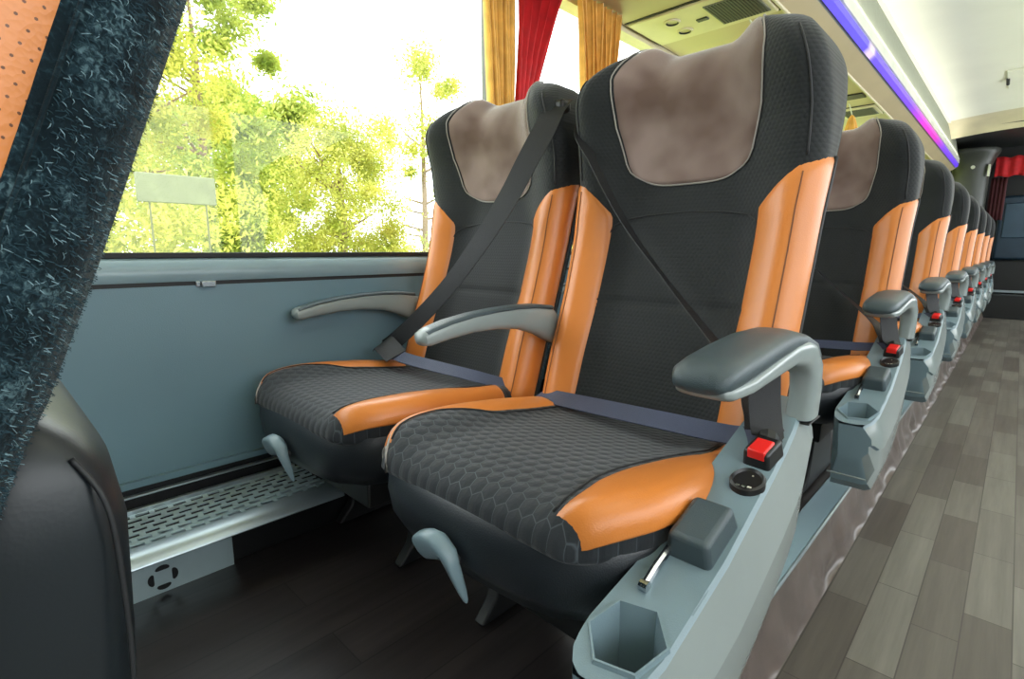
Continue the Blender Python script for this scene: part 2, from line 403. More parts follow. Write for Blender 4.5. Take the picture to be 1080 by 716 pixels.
# window wall: lower panel, sill
b = MB(); b.box(WX-.03, WX, Y0, Y1, -.425, -.066); b.box(WX-.03, WX-.012, Y0, Y1, ZP-.05, -.425, 1)
b.box(WX-.012, WX+.012, Y0, Y1, -.437, -.425)
struct(b, 'wall_left', [M_wall, M_rubber], off=UP, smooth=False)
b = MB(); b.box(WX-.012, WX-.001, Y0, Y1, -.067, -.058); struct(b, 'trim_panel_gap', M_rubber, off=UP)
b = MB()
b.prism([(WX-.05, -.058), (WX+.002, -.058), (WX+.006, -.050), (WX+.006, -.034), (WX-.004, -.020), (WX-.012, -.014), (WX-.05, -.014)], Y0, Y1, 'y')
struct(b, 'trim_sill', M_sill, off=UP, angle=50)
b = MB(); b.box(WX-.05, WX-.010, Y0, Y1, -.014, -.003); struct(b, 'trim_window_gasket', M_rubber, off=UP, bevel=.002)
ys = [Y0] + [v for p in PILLARS for v in (p-.035, p+.035)] + [Y1]
for i in range(0, len(ys), 2):
    a, c = ys[i], ys[i+1]
    if c - a < .1: continue
    b = MB(); b.box(WX-.042, WX-.036, a, c, -.004, .86); g = struct(b, 'window_%d' % (i//2+1), M_glass, off=UP, smooth=False)
for i, p in enumerate(PILLARS):
    b = MB(); b.box(WX-.06, WX-.005, p-.035, p+.035, -.004, .86); struct(b, 'trim_pillar_%d' % (i+1), M_grey, off=UP, bevel=.006)
# cream strip over the windows
b = MB(); b.box(WX-.06, WX-.005, Y0, Y1, .80, 1.3); struct(b, 'wall_left_upper', M_rackl, off=UP)
# footrest heater duct along the wall
b = MB()
KE = .29
b.box(-1.035, -1.030, Y0, KE, ZP, -.505)
struct(b, 'trim_duct_kick', M_kick, off=UP)
b = MB()
cx0, cz0 = .1745, -.571
for k in range(4):
    a0 = k*PI/2; pts = []
    for t in [(-1+2*q/8) for q in range(9)]:
        a = a0 + t*.60; pts.append((-1.0295, cx0 + .0185*math.cos(a), cz0 + .0185*math.sin(a)))
    P = []
    for q, p in enumerate(pts):
        a = a0 + (-1+2*q/8)*.60; d = Vector((0, math.cos(a), math.sin(a))); w_ = .0048*math.sqrt(max(.08, 1-((q-4)/4.2)**2))
        P.append([Vector(p)-d*w_, Vector(p)+d*w_])
    b.grid(P)
struct(b, 'trim_kick_vent', M_rubber, off=UP)
b = MB(); b.box(-1.12, -1.04, KE+.0, .90, ZP, -.515); struct(b, 'trim_duct_foot', M_black, off=UP, bevel=.004)
b = MB()                                                   # sloped front lip of the duct
b.prism([(-.988, -.479), (-.968, -.482), (-.951, -.494), (-.949, -.499), (-.954, -.502), (-1.035, -.500), (-1.035, -.488), (-.99, -.486)], Y0, .485, 'y')
b.prism([(-1.137, -.474), (-1.127, -.474), (-1.127, -.488), (-1.137, -.488)], Y0, .46, 'y')
b.prism([(-1.15, -.452), (-1.138, -.452), (-1.138, -.456), (-1.15, -.456)], Y0, .50, 'y')
struct(b, 'trim_duct_lip', M_alu, off=UP, bevel=.001)
b = MB(); b.box(-1.15, -1.12, Y0, .7, -.60, -.489); b.box(-1.12, -.99, Y0, .48, -.512, -.506); struct(b, 'trim_duct_back', M_black, off=UP)
# perforated tread: bars between rows of slots
b = MB()
nrow = 7; x_a, x_b = -1.127, -.990; rw = (x_b-x_a)/nrow
for i in range(nrow+1):
    x = x_a + i*rw; b.box(x-.0032, x+.0032, Y0, .47, -.485, -.482)
pit = .030
for i in range(nrow):
    x = x_a + i*rw; y = -.3 + (i % 2)*pit/2
    while y < .46:
        b.box(x+.003, x+rw-.003, y, y+.0085, -.485, -.482); y += pit
    b.box(x+.003, x+rw-.003, Y0, -.3, -.485, -.482)
struct(b, 'trim_duct_tread', M_kick, off=UP, smooth=False)
# right side of the coach (lets the daylight in)
b = MB(); b.box(XR, XR+.03, Y0, Y1, ZA-.05, -.014); b.box(XR, XR+.03, Y0, Y1, .83, 1.3)
for p in PILLARS: b.box(XR, XR+.05, p-.05, p+.05, -.014, .83)
struct(b, 'wall_right', M_wall, off=UP, smooth=False)
b = MB(); b.box(WX-.06, XR+.05, Y0-.03, Y0, ZA-.05, 1.3); struct(b, 'wall_front', M_grey, off=UP)
b = MB(); b.box(WX-.06, XR+.05, Y1, Y1+.03, ZA-.05, 1.3); struct(b, 'wall_back', M_dark, off=UP)
# ceiling, slightly vaulted
b = MB(); P = []
for i in range(2):
    y = (Y0, 6.75)[i]
    P.append([(x, y, 1.235 - .045*((x-.0)/.66)**2 if abs(x) < .66 else 1.19) for x in [-.66+.066*k for k in range(21)]] )
b.grid(P); b.box(WX-.06, -.62, Y0, Y1, 1.19, 1.22); b.box(.62, XR+.05, Y0, Y1, 1.19, 1.22)
struct(b, 'ceiling', M_ceil, off=UP, angle=60)
b = MB(); b.box(-.66, XR, 6.75, Y1, 1.15, 1.25); struct(b, 'ceiling_rear', M_dark, off=UP)
b = MB(); P = []
for i in range(8):
    t = i/7; P.append([(x, 6.55+.22*math.sin(t*PI/2), 1.235-.045*(x/.66)**2-.13*(1-math.cos(t*PI/2))-.0) for x in [-.66+.132*k for k in range(14)]])
b.grid(P); struct(b, 'ceiling_rear_drop', M_rackl, off=UP, angle=80)
# overhead rack: one profile along the coach
RY1 = 7.45
b = MB(); b.prism([(WX, .82), (-.69, .82), (-.69, .845), (WX, .845)], Y0, RY1, 'y'); struct(b, 'trim_rack_underside', M_rack, off=UP, smooth=False)
b = MB(); b.tube([(-.686, Y0, .819), (-.686, RY1, .819)], .006, 8); struct(b, 'trim_rack_bead', M_rackl, off=UP)
b = MB(); b.prism([(-.685, .822), (-.618, .878), (-.60, .885), (-.60, 1.0), (-.69, 1.0)], Y0, RY1, 'y'); struct(b, 'trim_rack_valance', M_door, off=UP, smooth=False)
b = MB(); b.prism([(-.6835, .8205), (-.622, .872), (-.625, .877), (-.686, .826)], Y0, RY1, 'y'); struct(b, 'trim_rack_fascia', M_rack, off=UP, smooth=False)
b = MB(); b.prism([(-.612, .874), (-.594, .888), (-.592, .912), (-.606, .916)], Y0, RY1, 'y'); struct(b, 'trim_led_strip', M_led, off=UP, smooth=False)
b = MB(); b.prism([(-.600, .917), (-.588, .920), (-.588, .965), (-.600, .985)], Y0, RY1, 'y'); struct(b, 'trim_led_cover', M_white, off=UP, smooth=False)
b = MB(); b.prism([(-.60, .96), (-.645, 1.2), (-.70, 1.2), (-.70, .96)], Y0, RY1, 'y'); struct(b, 'trim_bin_door', M_door, off=UP, smooth=False)
b = MB(); b.prism([(-.69, .82), (-.60, .885), (-.60, 1.0), (-.69, 1.0)], RY1, RY1+.02, 'y'); struct(b, 'trim_rack_end', M_rackl, off=UP)

# ------------------------------------------------------------------ coach seat
SX = -.43                                   # aisle seat centre
ORG = Vector((SX, .60, ZP))                 # seat origin, eye-relative
def LO(p): return (p[0]-ORG[0], p[1]-ORG[1], p[2]-ORG[2])
YF = [(-.40, .715), (-.36, .727), (-.27, .757), (-.18, .79), (-.09, .83), (0, .862), (.055, .876), (.12, .886), (.2, .884), (.28, .872), (.36, .868)]
YR = [(-.40, .80), (-.30, .825), (-.15, .875), (0, .925), (.1, .955), (.2, .985), (.3, 1.01), (.37, 1.02)]
WW = [(-.40, .200), (-.27, .209), (-.09, .209), (.05, .211), (.13, .216), (.22, .218), (.29, .208), (.34, .185), (.37, .17)]
def bulge(u, z):
    s = abs(u)
    k = lerp([(-.4, .020), (-.27, .030), (-.05, .045), (.06, .05), (.12, .045), (.2, .05), (.3, .068), (.36, .07)], z)
    inner = lerp([(-.4, .09), (.05, .09), (.12, .06), (.36, .05)], z)
    return k*sstep(inner, .185, s)
def ztop(u):
    s = abs(u); return .338 + .022*sstep(.06, .148, s) - .7*max(0, s-.152)**1.25
Z0 = -.39
LEAN = 0.0
def S(a, v, ztop_=ztop):
    """seat back skin; a in [-5,5] round the section (0 = front centre), v in [0,1] up"""
    sg = -1 if a < 0 else 1; a = abs(a)
    # approximate lateral position for the crest height
    w0 = .212
    uu = a*.175 if a <= 1 else (.175+(a-1)*.037 if a < 2 else (w0 if a < 3 else (w0 - (a-3)*.03 if a < 4 else .182*(5-a))))
    z = Z0 + v*(ztop(uu) - Z0)
    w = smooth_tab(WW, z, .03); yf = smooth_tab(YF, z, .025); yr = smooth_tab(YR, z, .02)
    k = 1.0
    if v > .88: k = math.sqrt(max(0, 1-((v-.88)/.12)**2))
    if v < .06: k = math.sqrt(max(0, 1-((.06-v)/.06)**2))*.5+.5
    w *= .84 + .16*k
    rc = .036; rr = .03
    def front(u):
        y = yf - bulge(u, z)
        g = .0045*math.exp(-((z+.092)/.006)**2)*(1 if abs(u) < .135 else 0)     # horizontal seam
        # lumbar pad outline groove
        return y + g
    wf = w - rc
    if a <= 1: u = a*wf; y = front(u)
    elif a <= 2:
        t = (a-1)*PI/2; yc = front(wf) ; u = wf + rc*math.sin(t); y = yc + rc*1.0*(1-math.cos(t))
    elif a <= 3:
        ya = front(wf) + rc; yb = yr - .022 - rr; u = w; y = ya + (yb-ya)*(a-2)
    elif a <= 4:
        t = (a-3)*PI/2; u = w - rr + rr*math.cos(t); y = yr - .022 - rr + rr*math.sin(t)
    else:
        t = a-4; u = (w-rr)*(1-t); y = yr - .022*(1-t)**2 if t < 1 else yr
    ym = .5*(front(min(uu, wf)) + yr - .005)
    y = ym + (y-ym)*k
    return Vector((SX + sg*u, y + LEAN*z, z))
def Sn(a, v, h=.004):
    da = S(a+.02, v) - S(a-.02, v); dv = S(a, min(v+h, .999)) - S(a, max(v-h, 0)); n = dv.cross(da)
    n = n.normalized() if n.length > 1e-9 else Vector((0, -1, 0))
    return n if True else n
def v_of(z, a):
    uu = min(abs(a)*.175, .175) if abs(a) <= 1 else .2
    return (z-Z0)/(ztop(uu)-Z0)
def a_of(u, z):
    w = smooth_tab(WW, z, .03) - .036; return u/w
AL = [i/14 for i in range(14)] + [1+i/5 for i in range(5)] + [2+i/4 for i in range(4)] + [3+i/4 for i in range(4)] + [4+i/5 for i in range(6)]
AFULL = [-a for a in AL[::-1]] + AL[1:-1]
def loc_build(mb, name, mat, parent, **k): return mb.build(name, mat, parent, off=ORG, **k)
def back_shell(parent, name='backrest', mats=(0,), rearmat=None):
    b = MB(); nv = 120; P = []
    for i in range(nv+1):
        v = i/nv; P.append([S(a, v) for a in AFULL])
    b.grid(P, closev=True)
    if rearmat is not None:
        m = len(AFULL); fi = 0
        for i in range(nv):
            for j in range(m):
                a = abs(AFULL[j])
                if a >= rearmat: b.mi[fi] = 1
                fi += 1
    n = len(AFULL); b.f.append(tuple(range(n))); b.mi.append(0)
    return loc_build(b, name, list(mats), parent, angle=180)
def patch(fn, n, m, lift=.0035, fnn=Sn, flip=1, edge=1):
    """fn(i/n, j/m) -> (a, v); gives a thin raised panel with rolled edges"""
    P = []
    for i in range(n+1):
        row = []
        for j in range(m+1):
            s, t = i/n, j/m
            a, v = fn(s, t); p = S(a, v); nn = fnn(a, v)*flip
            e = min(s, 1-s)*n; e2 = min(t, 1-t)*m; q = min(e, e2)
            l = lift if q >= edge+.5 else (lift*.75 if q >= edge*.9 else -.003)
            row.append(p + nn*l)
        P.append(row)
    return P
# outward sign of the numeric normal
_t = Sn(0, .5); SG = 1 if _t.y < 0 else -1
ZT = [(.12, .058), (.135, .075), (.158, .101), (.175, .116), (.192, .127), (.217, .138)]
BOLSTER_END = 2.75
def bolster(sg):
    aout = BOLSTER_END
    def fn(s, t):
        z0 = -.37
        a_in = .128
        if s < .45: q = s/.45; u = a_in + (.176-a_in)*q
        else: q = (s-.45)/.55; u = None
        if u is not None: zt = lerp(ZT, u+.0); aa = 'f'
        else:
            aa = 1 + (aout-1)*q; zt = .116 + .022*min(1, (aa-1)) + .004*(aa-1)
        z = z0 + (zt-z0)*t
        a = a_of(u, z) if u is not None else aa
        a = min(a, 1.0) if u is not None else a
        return sg*a, v_of(z, a)
    return fn
def bib_fn(s, t):
    zb = .114 + .012*(abs(2*s-1)**4)
    zz = [(.0, 0), (1, 1)]
    ub = lerp([(0, .098), (.12, .112), (.4, .127), (.7, .131), (1, .142)], t)
    r = 1 - .16*max(0, 1-t/.07)**2
    u = (2*s-1)*ub*r
    z = zb + (.36-zb)*t
    a = a_of(u, min(z, .3)); v = v_of(z, a) if t < .85 else None
    v1 = v_of(zb + (.36-zb)*.85, a)
    if v is None: q = (t-.85)/.15; v = v1 + (.9995-v1)*(1-(1-q)**2)
    v = min(v, .9995)
    return a, v
def edge_curve(fn, n, lift, which):
    out = []
    for i in range(n+1):
        s = i/n
        a, v = {'l': fn(0, s), 'r': fn(1, s), 'b': fn(s, 0), 't': fn(s, 1)}[which]
        out.append(S(a, v) + Sn(a, v)*SG*lift)
    return out

# cushion : section in x-z swept along y
WC = [(.36, .158), (.385, .182), (.43, .205), (.5, .212), (.6, .208), (.70, .195), (.78, .18)]
ZC = [(.36, -.264), (.385, -.257), (.43, -.25), (.5, -.252), (.6, -.262), (.70, -.275), (.80, -.29)]
def C(a, v, th=.048):
    """cushion skin; a round the section (0 top centre .. 5 bottom centre), v 0 front .. 1 back"""
    sg = -1 if a < 0 else 1; a = abs(a)
    y = .362 + v*(.795-.362)
    k = 1.0; 
    if v < .085: k = math.sqrt(max(0, 1-((.085-v)/.085)**2))
    w = smooth_tab(WC, y, .02)*(.93+.07*k); zt = smooth_tab(ZC, y, .03)
    rc = .028; zb = zt - th
    def top(u):
        s = abs(u); return zt + .012*sstep(.10, .17, s) - .004*(1-(u/.2)**2)
    wf = w-rc
    if a <= 1: u = a*wf; z = top(u)
    elif a <= 2: t = (a-1)*PI/2; u = wf+rc*math.sin(t); z = top(wf)-rc*(1-math.cos(t))
    elif a <= 3: za = top(wf)-rc; u = w; z = za+(zb+.012-za)*(a-2)
    elif a <= 4: t = (a-3)*PI/2; u = w-.012+.012*math.cos(t); z = zb+.012-.012*math.sin(t)
    else: u = (w-.012)*(5-a); z = zb
    zm = zb + .35*th
    z = zm + (z-zm)*k
    return Vector((SX+sg*u - .014*(1-sstep(.36, .48, y)), y, z))
def Cn(a, v, h=.004):
    da = C(a+.02, v)-C(a-.02, v); dv = C(a, min(v+h, 1))-C(a, max(v-h, .003)); n = dv.cross(da)
    return n.normalized()
CG = 1 if Cn(0, .5).z > 0 else -1
def cpatch(fn, n, m, lift=.003):
    P = []
    for i in range(n+1):
        row = []
        for j in range(m+1):
            s, t = i/n, j/m; a, v = fn(s, t); q = min(min(s, 1-s)*n, min(t, 1-t)*m)
            l = lift if q >= 1.5 else (lift*.75 if q >= .9 else -.002)
            row.append(C(a, v) + Cn(a, v)*CG*l)
        P.append(row)
    return P
def cv(y): return (y-.362)/(.795-.362)
UR = [(.36, .136), (.38, .136), (.42, .128), (.46, .115), (.50, .117), (.55, .130), (.62, .163), (.70, .185)]
UL = [(.36, .172), (.39, .183), (.42, .186), (.48, .180), (.52, .158), (.55, .136), (.63, .128), (.70, .128)]
def wing(sg, tab):
    def fn(s, t):
        y = .374 + (.705-.374)*t; w = smooth_tab(WC, y, .02)-.028
        a0 = smooth_tab(tab, y, .012)/w; a0 = min(a0, .96) if sg > 0 else min(a0, 1.0+max(0, (smooth_tab(tab, y, .012)-w)/.028))
        a = a0 + (2.3-a0)*s
        return sg*a, cv(y)
    return fn

def belt_obj(pts, w, face, name, mat, parent, n=8):
    b = MB(); ribbon(b, [tuple(p) for p in pts], w, face, n=n); return loc_build(b, name, mat, parent, angle=50)

def piping_tube(pts, r=.0022):
    b = MB(); b.tube(pts, r, 6); return b

def seat_common(root, front=False, is_window=False):
    if front:
        bk = back_shell(root, mats=[M_fabric, M_fuzzy], rearmat=1.4)
    else:
        bk = back_shell(root, mats=[M_fabric, M_fuzzy], rearmat=3.0)
    if front:                                   # pile fibres of the fuzzy side cloth
        rnd = random.Random(3); vs, fs, mi = [], [], []
        while len(fs) < 26000:
            a = rnd.uniform(1.3, 4.3); v = rnd.uniform(.30, .97); z = Z0 + v*.71
            if a < BOLSTER_END+.02 and z < .145: continue
            p0 = S(a, v); n_ = Sn(a, v)*SG; t1 = Vector((0, 0, 1)).cross(n_).normalized(); t2 = n_.cross(t1)
            an = rnd.gauss(-.9, .9); d = (t1*math.cos(an)+t2*math.sin(an))*rnd.uniform(.0012, .0034); q = d.normalized().cross(n_)*.00016
            m_ = p0+d*.5+n_*rnd.uniform(.0008, .0018); e_ = p0+d+n_*rnd.uniform(.0002, .0014); k = len(vs)
            vs += [p0-q, p0+q, m_+q, m_-q, e_]; fs += [(k, k+1, k+2, k+3), (k+3, k+2, k+4)]; c_ = 0 if rnd.random() < .8 else 1; mi += [c_, c_]
        b = MB(); b.add(vs, fs); b.mi = mi
        po = loc_build(b, 'pile', [M_fibre1, M_fibre2], bk, smooth=False); po['kind'] = 'stuff'
    for sg in (-1, 1):
        b = MB(); b.grid(patch(bolster(sg), 16, 46, .0035, Sn, SG))
        bo = loc_build(b, 'side_bolster', M_orangep if front else M_orange, root, angle=180)
        fn = bolster(sg)
        pts = []
        for i in range(40):
            t = .02+.96*i/39; z = -.37+(.117+.37)*t; pts.append(S(sg*1.25, v_of(z, 1.25)) + Sn(sg*1.25, v_of(z, 1.25))*SG*.0036)
        loc_build(piping_tube(pts, .0010), 'stitching', M_stitch, bo, angle=180)
        pts = [S(sg*BOLSTER_END, v_of(-.37+(.14+.37)*i/30, 1.5)) + Sn(sg*BOLSTER_END, v_of(-.37+(.14+.37)*i/30, 1.5))*SG*.002 for i in range(31)]
        loc_build(piping_tube(pts, .0008 if front else .0032), 'piping', M_fuzzy if front else M_blackpipe, bo, angle=180)
    b = MB(); b.grid(patch(bib_fn, 30, 60, .004, Sn, SG))
    bib = loc_build(b, 'headrest_cover', M_velvet, root, angle=180)
    pts = edge_curve(bib_fn, 30, .002, 'l')[::-1] + edge_curve(bib_fn, 24, .002, 'b')[1:-1] + edge_curve(bib_fn, 30, .002, 'r')
    loc_build(piping_tube(pts, .0014), 'piping', M_piping, bib, angle=180)
    # raised seam between the front and side of the head section
    for sg in (-1, 1):
        pts = [S(sg*1.3, v_of(z, 1.3)) + Sn(sg*1.3, v_of(z, 1.3))*SG*.0005 for z in [.13+.17*i/20 for i in range(21)]]
        loc_build(piping_tube(pts, .0015), 'seam', M_blackpipe, bk, angle=180)
    # lumbar pad outline: a fine rolled seam
    z_ = [(-.135, .03), (-.128, .047), (-.11, .058), (-.07, .064), (0, .067), (.07, .064), (.11, .058), (.128, .047), (.135, .03)]
    pts = [S(a_of(u, z), v_of(z, a_of(u, z))) + Sn(a_of(u, z), v_of(z, a_of(u, z)))*SG*.0003 for u, z in z_]
    loc_build(piping_tube(pts, .0013), 'seam', M_blackpipe, bk, angle=180)
    # cushion
    b = MB(); P = []; nv = 70
    for i in range(nv+1): P.append([C(a, (i/nv)**1.3) for a in AFULL])
    b.grid(P, closev=True); n = len(AFULL)
    b.f.append(tuple(nv*n+j for j in range(n-1, -1, -1))); b.mi.append(0)
    cu = loc_build(b, 'seat_cushion', M_quilt, root, angle=180)
    for sg, tab in ((1, UR), (-1, UL)):
        b = MB(); b.grid(cpatch(wing(sg, tab), 16, 44)); wg = loc_build(b, 'leather_wing', M_orange, cu, angle=180)
        fn = wing(sg, tab)
        pts = [C(*fn(0, .02+.96*i/40)) + Cn(*fn(0, .02+.96*i/40))*CG*.0015 for i in range(41)]
        loc_build(piping_tube(pts, .0012), 'stitching', M_blackpipe, wg, angle=180)
    # front-edge piping on the left
    pts = [C(-a, .035+.0*a) + Cn(-a, .035)*CG*.0015 for a in [1.1+.1*i for i in range(20)]]
    pts = [C(-1.35, cv(y)) + Cn(-1.35, cv(y))*CG*.002 for y in [.62-.012*i for i in range(23)]] + [C(-1.5-.1*i, .03) + Cn(-1.5-.1*i, .03)*CG*.001 for i in range(10)]
    loc_build(piping_tube(pts, .0016), 'piping', M_piping, cu, angle=180)
    # leatherette skirt under the cushion
    b = MB(); rings = []
    for z, g, yfz in [(-.286, -.004, .378), (-.294, .002, .368), (-.322, .003, .362), (-.355, -.006, .364), (-.378, -.022, .374), (-.385, -.05, .39)]:
        ring = []
        for i in range(15):
            y = yfz+.006 + (.78-yfz)*i/14; ring.append((SX + smooth_tab(WC, y, .02)+g-(.02 if i == 0 else 0) - .014*(1-sstep(.36, .48, y)), y, z))
        ring2 = [(2*SX-p[0] - .028*(1-sstep(.36, .48, p[1])), p[1], p[2]) for p in ring[::-1]]
        front_ = [(SX + ring2[-1][0]-SX + (ring[0][0]-ring2[-1][0])*k/8, ring[0][1]-.010*math.sin(PI*k/8)-.004, z) for k in range(1, 8)]
        rings.append(ring + ring2 + front_)
    b.grid(rings, closev=True); m = len(rings[0]); b.f.append(tuple(5*m+j for j in range(m))); b.mi.append(0)
    b.f.append(tuple(range(m-1, -1, -1))); b.mi.append(0)
    loc_build(b, 'cushion_skirt', M_skirt, root, angle=60)
    # under-frame and legs
    b = MB(); b.box(SX-.17, SX+.15, .42, .76, -.43, -.385); b.box(SX-.16, SX+.14, .70, .80, -.41, -.33)
    loc_build(b, 'seat_frame', M_frame, root, bevel=.004)
    for sx in (-.13, .10):
        b = MB(); b.prism([(.50, ZP+.0065), (.76, ZP+.0065), (.74, ZP+.04), (.70, -.43), (.56, -.43), (.53, ZP+.04)], SX+sx-.012, SX+sx+.012, 'x')
        loc_build(b, 'leg', M_frame, root, bevel=.004)
    # release lever under the cushion nose
    b = MB()
    c0 = Vector((SX-.020, .352, -.350))
    lv = []
    for (dx, dz, ha, hb) in [(-.031, .000, .009, .004), (-.030, .001, .016, .010), (-.022, .004, .0195, .0125), (-.008, .010, .020, .0125), (.006, .013, .0175, .012),
                             (.017, .009, .0125, .0105), (.024, -.004, .0095, .0085), (.029, -.020, .007, .007), (.034, -.036, .005, .005), (.037, -.046, .003, .003), (.038, -.049, .001, .001)]:
        lv.append((c0+Vector((dx, -.010+max(0, -dz)*.2, dz)), ha, hb, (-.30 if dx < .015 else .9, -.35, .9 if dx < .015 else .35), (.2, .9, .25)))
    sweep(b, lv, 18, 3.0); lvr = loc_build(b, 'release_lever', M_plastic, root, angle=70)
    b = MB(); b.tube([c0+Vector((.018, 0, -.004)), c0+Vector((.020, .05, .0)), c0+Vector((.02, .10, .0))], .006, 10); loc_build(b, 'lever_rod', M_frame, lvr)
    return bk, cu

def slim_armrest(root, X, wall=False):
    b = MB(); pth = []
    for (y, z, h) in [(.473, -.137, .002), (.478, -.136, .011), (.49, -.134, .0145), (.53, -.127, .0155), (.58, -.121, .0165), (.635, -.119, .0185), (.69, -.121, .022), (.74, -.130, .029), (.78, -.143, .036), (.80, -.150, .036)]:
        pth.append(((X, y, z), .0165 if y > .476 else .004, h, (1, 0, 0), (0, -.12, 1)))
    sweep(b, pth, 22, 2.8); ar = loc_build(b, 'armrest', M_plasticl, root, angle=60)
    b = MB(); pth = []
    for (y, z) in [(.482, -.1275), (.492, -.1235), (.53, -.1145), (.58, -.1075), (.635, -.1035), (.69, -.102), (.74, -.1035), (.785, -.109)]:
        pth.append(((X, y, z), .0155, .0045, (1, 0, 0), (0, -.12, 1)))
    sweep(b, pth, 18, 3); loc_build(b, 'armrest_pad', M_pad, ar, angle=60)
    return ar

def make_aisle_seat():
    root = empty('coach_seat', eye(ORG))
    bk, cu = seat_common(root)
    slim_armrest(root, -.660)
    # --- console with arm, cup holder, buckle
    def dz(y): return -.318 + .3*(y-.36)
    b = MB()
    secs = []
    ys = [.302, .306, .32, .345, .38, .42, .46, .5, .55, .6, .65, .69, .72, .745, .762, .768]
    for y in ys:
        xo = lerp([(.30, -.180), (.32, -.168), (.345, -.164), (.46, -.163), (.6, -.169), (.68, -.174), (.768, -.188)], y)
        xi = lerp([(.30, -.222), (.32, -.236), (.345, -.240), (.40, -.236), (.5, -.236), (.768, -.238)], y)
        zt = dz(y) - (.004 if y < .305 else 0) - (.012 if y > .765 else 0)
        zb = lerp([(.30, -.40), (.32, -.462), (.345, -.482), (.42, -.478), (.5, -.468), (.58, -.448), (.66, -.418), (.70, -.395), (.74, -.35), (.768, -.31)], y)
        zm = zt + (zb-zt)*.30; zm2 = zt + (zb-zt)*.72
        secs.append([(xi, y, zt), (xo-.004, y, zt), (xo, y, zt-.004), (xo+.012, y, zm), (xo+.014, y, zm-.012), (xo+.009, y, zm-.016), (xo+.010, y, zm2), (xo-.000, y, zb+.006), (xo-.010, y, zb), (xi+.004, y, zb+.0)])
    # body without the deck strip over the cup hole: deck built separately
    m = len(secs[0]); b0 = 0
    vs = [p for s_ in secs for p in s_]; fs = []; sidej = []
    for i in range(len(secs)-1):
        for j in range(m):
            if j == 0 and ys[i] < .42: continue
            fs.append((i*m+j, i*m+(j+1) % m, (i+1)*m+(j+1) % m, (i+1)*m+j)); sidej.append(j)
    nside = len(fs)
    fs.append(tuple(range(m))); fs.append(tuple((len(secs)-1)*m+j for j in range(m-1, -1, -1)))
    b.add(vs, fs); b.mi = [1 if (k < nside and sidej[k] in (2, 3, 5, 6)) else 0 for k in range(len(fs))]  # outer side faces use paler plastic: their brighter lighting is put into the colour
    # deck around the hexagonal opening
    hc = (-.2015, .348); hr = .0345
    hexo = [(hc[0]+hr*math.cos(math.radians(a)), hc[1]+hr*.98*math.sin(math.radians(a))) for a in (12, 72, 132, 192, 252, 312)]
    def hexr(k, n=4):
        out = []
        for q in range(6):
            p = hexo[q]; r_ = hexo[(q+1) % 6]
            for t in range(n): out.append((hc[0]+((p[0]+(r_[0]-p[0])*t/n)-hc[0])*k, hc[1]+((p[1]+(r_[1]-p[1])*t/n)-hc[1])*k))
        return out
    inner = hexr(1.0); outer = []
    def clampedge(p):
        d = Vector((p[0]-hc[0], p[1]-hc[1])).normalized(); t = .001
        while t < .2:
            x = hc[0]+d[0]*t; y = hc[1]+d[1]*t
            xo = lerp([(.30, -.184), (.32, -.172), (.345, -.168), (.46, -.167), (.6, -.173)], y); xi = lerp([(.30, -.222), (.32, -.236), (.345, -.240), (.42, -.236)], y)
            if x > xo or x < xi or y < .302 or y > .42: break
            t += .0006
        return (hc[0]+d[0]*t, hc[1]+d[1]*t)
    outer = [clampedge(p) for p in inner]
    # push the far corners out to the deck end
    outer2 = []
    for p in outer: outer2.append(p)
    b.grid([[(p[0], p[1], dz(p[1])) for p in inner], [(p[0], p[1], dz(p[1])+.0001) for p in outer2]], closev=True)
    b.add([(-.2365, .395, dz(.395)-.0006), (-.166, .395, dz(.395)-.0006), (-.166, .425, dz(.425)-.0006), (-.2365, .425, dz(.425)-.0006)], [(0, 1, 2, 3)])
    con = loc_build(b, 'armrest_console', [M_plastic, M_plasticl], root, bevel=0, angle=28)
    b = MB(); r1 = [(p[0], p[1], dz(p[1])) for p in hexr(1.06)]; r2 = [(p[0], p[1], dz(p[1])+.0035) for p in hexr(1.03)]; r3 = [(p[0], p[1], dz(p[1])+.0035) for p in hexr(.97)]; r4 = [(p[0], p[1], dz(p[1])-.02) for p in hexr(.93)]
    r5 = [(p[0]*1, p[1], -.425) for p in hexr(.84)]; r6 = [(hc[0], hc[1], -.425)]*24
    b.grid([r1, r2, r3, r4, r5, r6], closev=True); loc_build(b, 'cup_holder', M_plastic, con, angle=40)
    b = MB()                                       # shell line of the lower nose
    b.box(-.236, -.168, .3005, .303, -.445, -.4415); loc_build(b, 'nose_band', M_plasticl, con, bevel=.001)
    # control box
    b = MB(); sl = math.atan(.3)
    def boxdeck(mb, x0, x1, y0, y1, h, taper=.88, rot=0, base=-.004):
        c = Vector(((x0+x1)/2, (y0+y1)/2, dz((y0+y1)/2))); hx = (x1-x0)/2; hy = (y1-y0)/2
        ty = Vector((0, 1, .3)).normalized(); tn = Vector((0, -.3, 1)).normalized(); tx = Vector((1, 0, 0))
        cr, sr = math.cos(rot), math.sin(rot)
        t1 = tx*cr + ty*sr; t2 = ty*cr - tx*sr
        vs = []
        for hh, k in ((base, 1), (h, taper)):
            for sx, sy in ((-1, -1), (1, -1), (1, 1), (-1, 1)): vs.append(c + t1*sx*hx*k + t2*sy*hy*k + tn*hh)
        mb.add(vs, [(3, 2, 1, 0), (4, 5, 6, 7), (0, 1, 5, 4), (1, 2, 6, 5), (2, 3, 7, 6), (3, 0, 4, 7)])
        return c, t1, t2, tn
    boxdeck(b, -.219, -.172, .440, .512, .026, .86); loc_build(b, 'control_box', M_pad, con, bevel=.006, seg=3)
    b = MB(); b.tube([(-.2135, .397, dz(.397)+.004), (-.2145, .415, dz(.415)+.005), (-.215, .450, dz(.450)+.005)], .0042, 8)
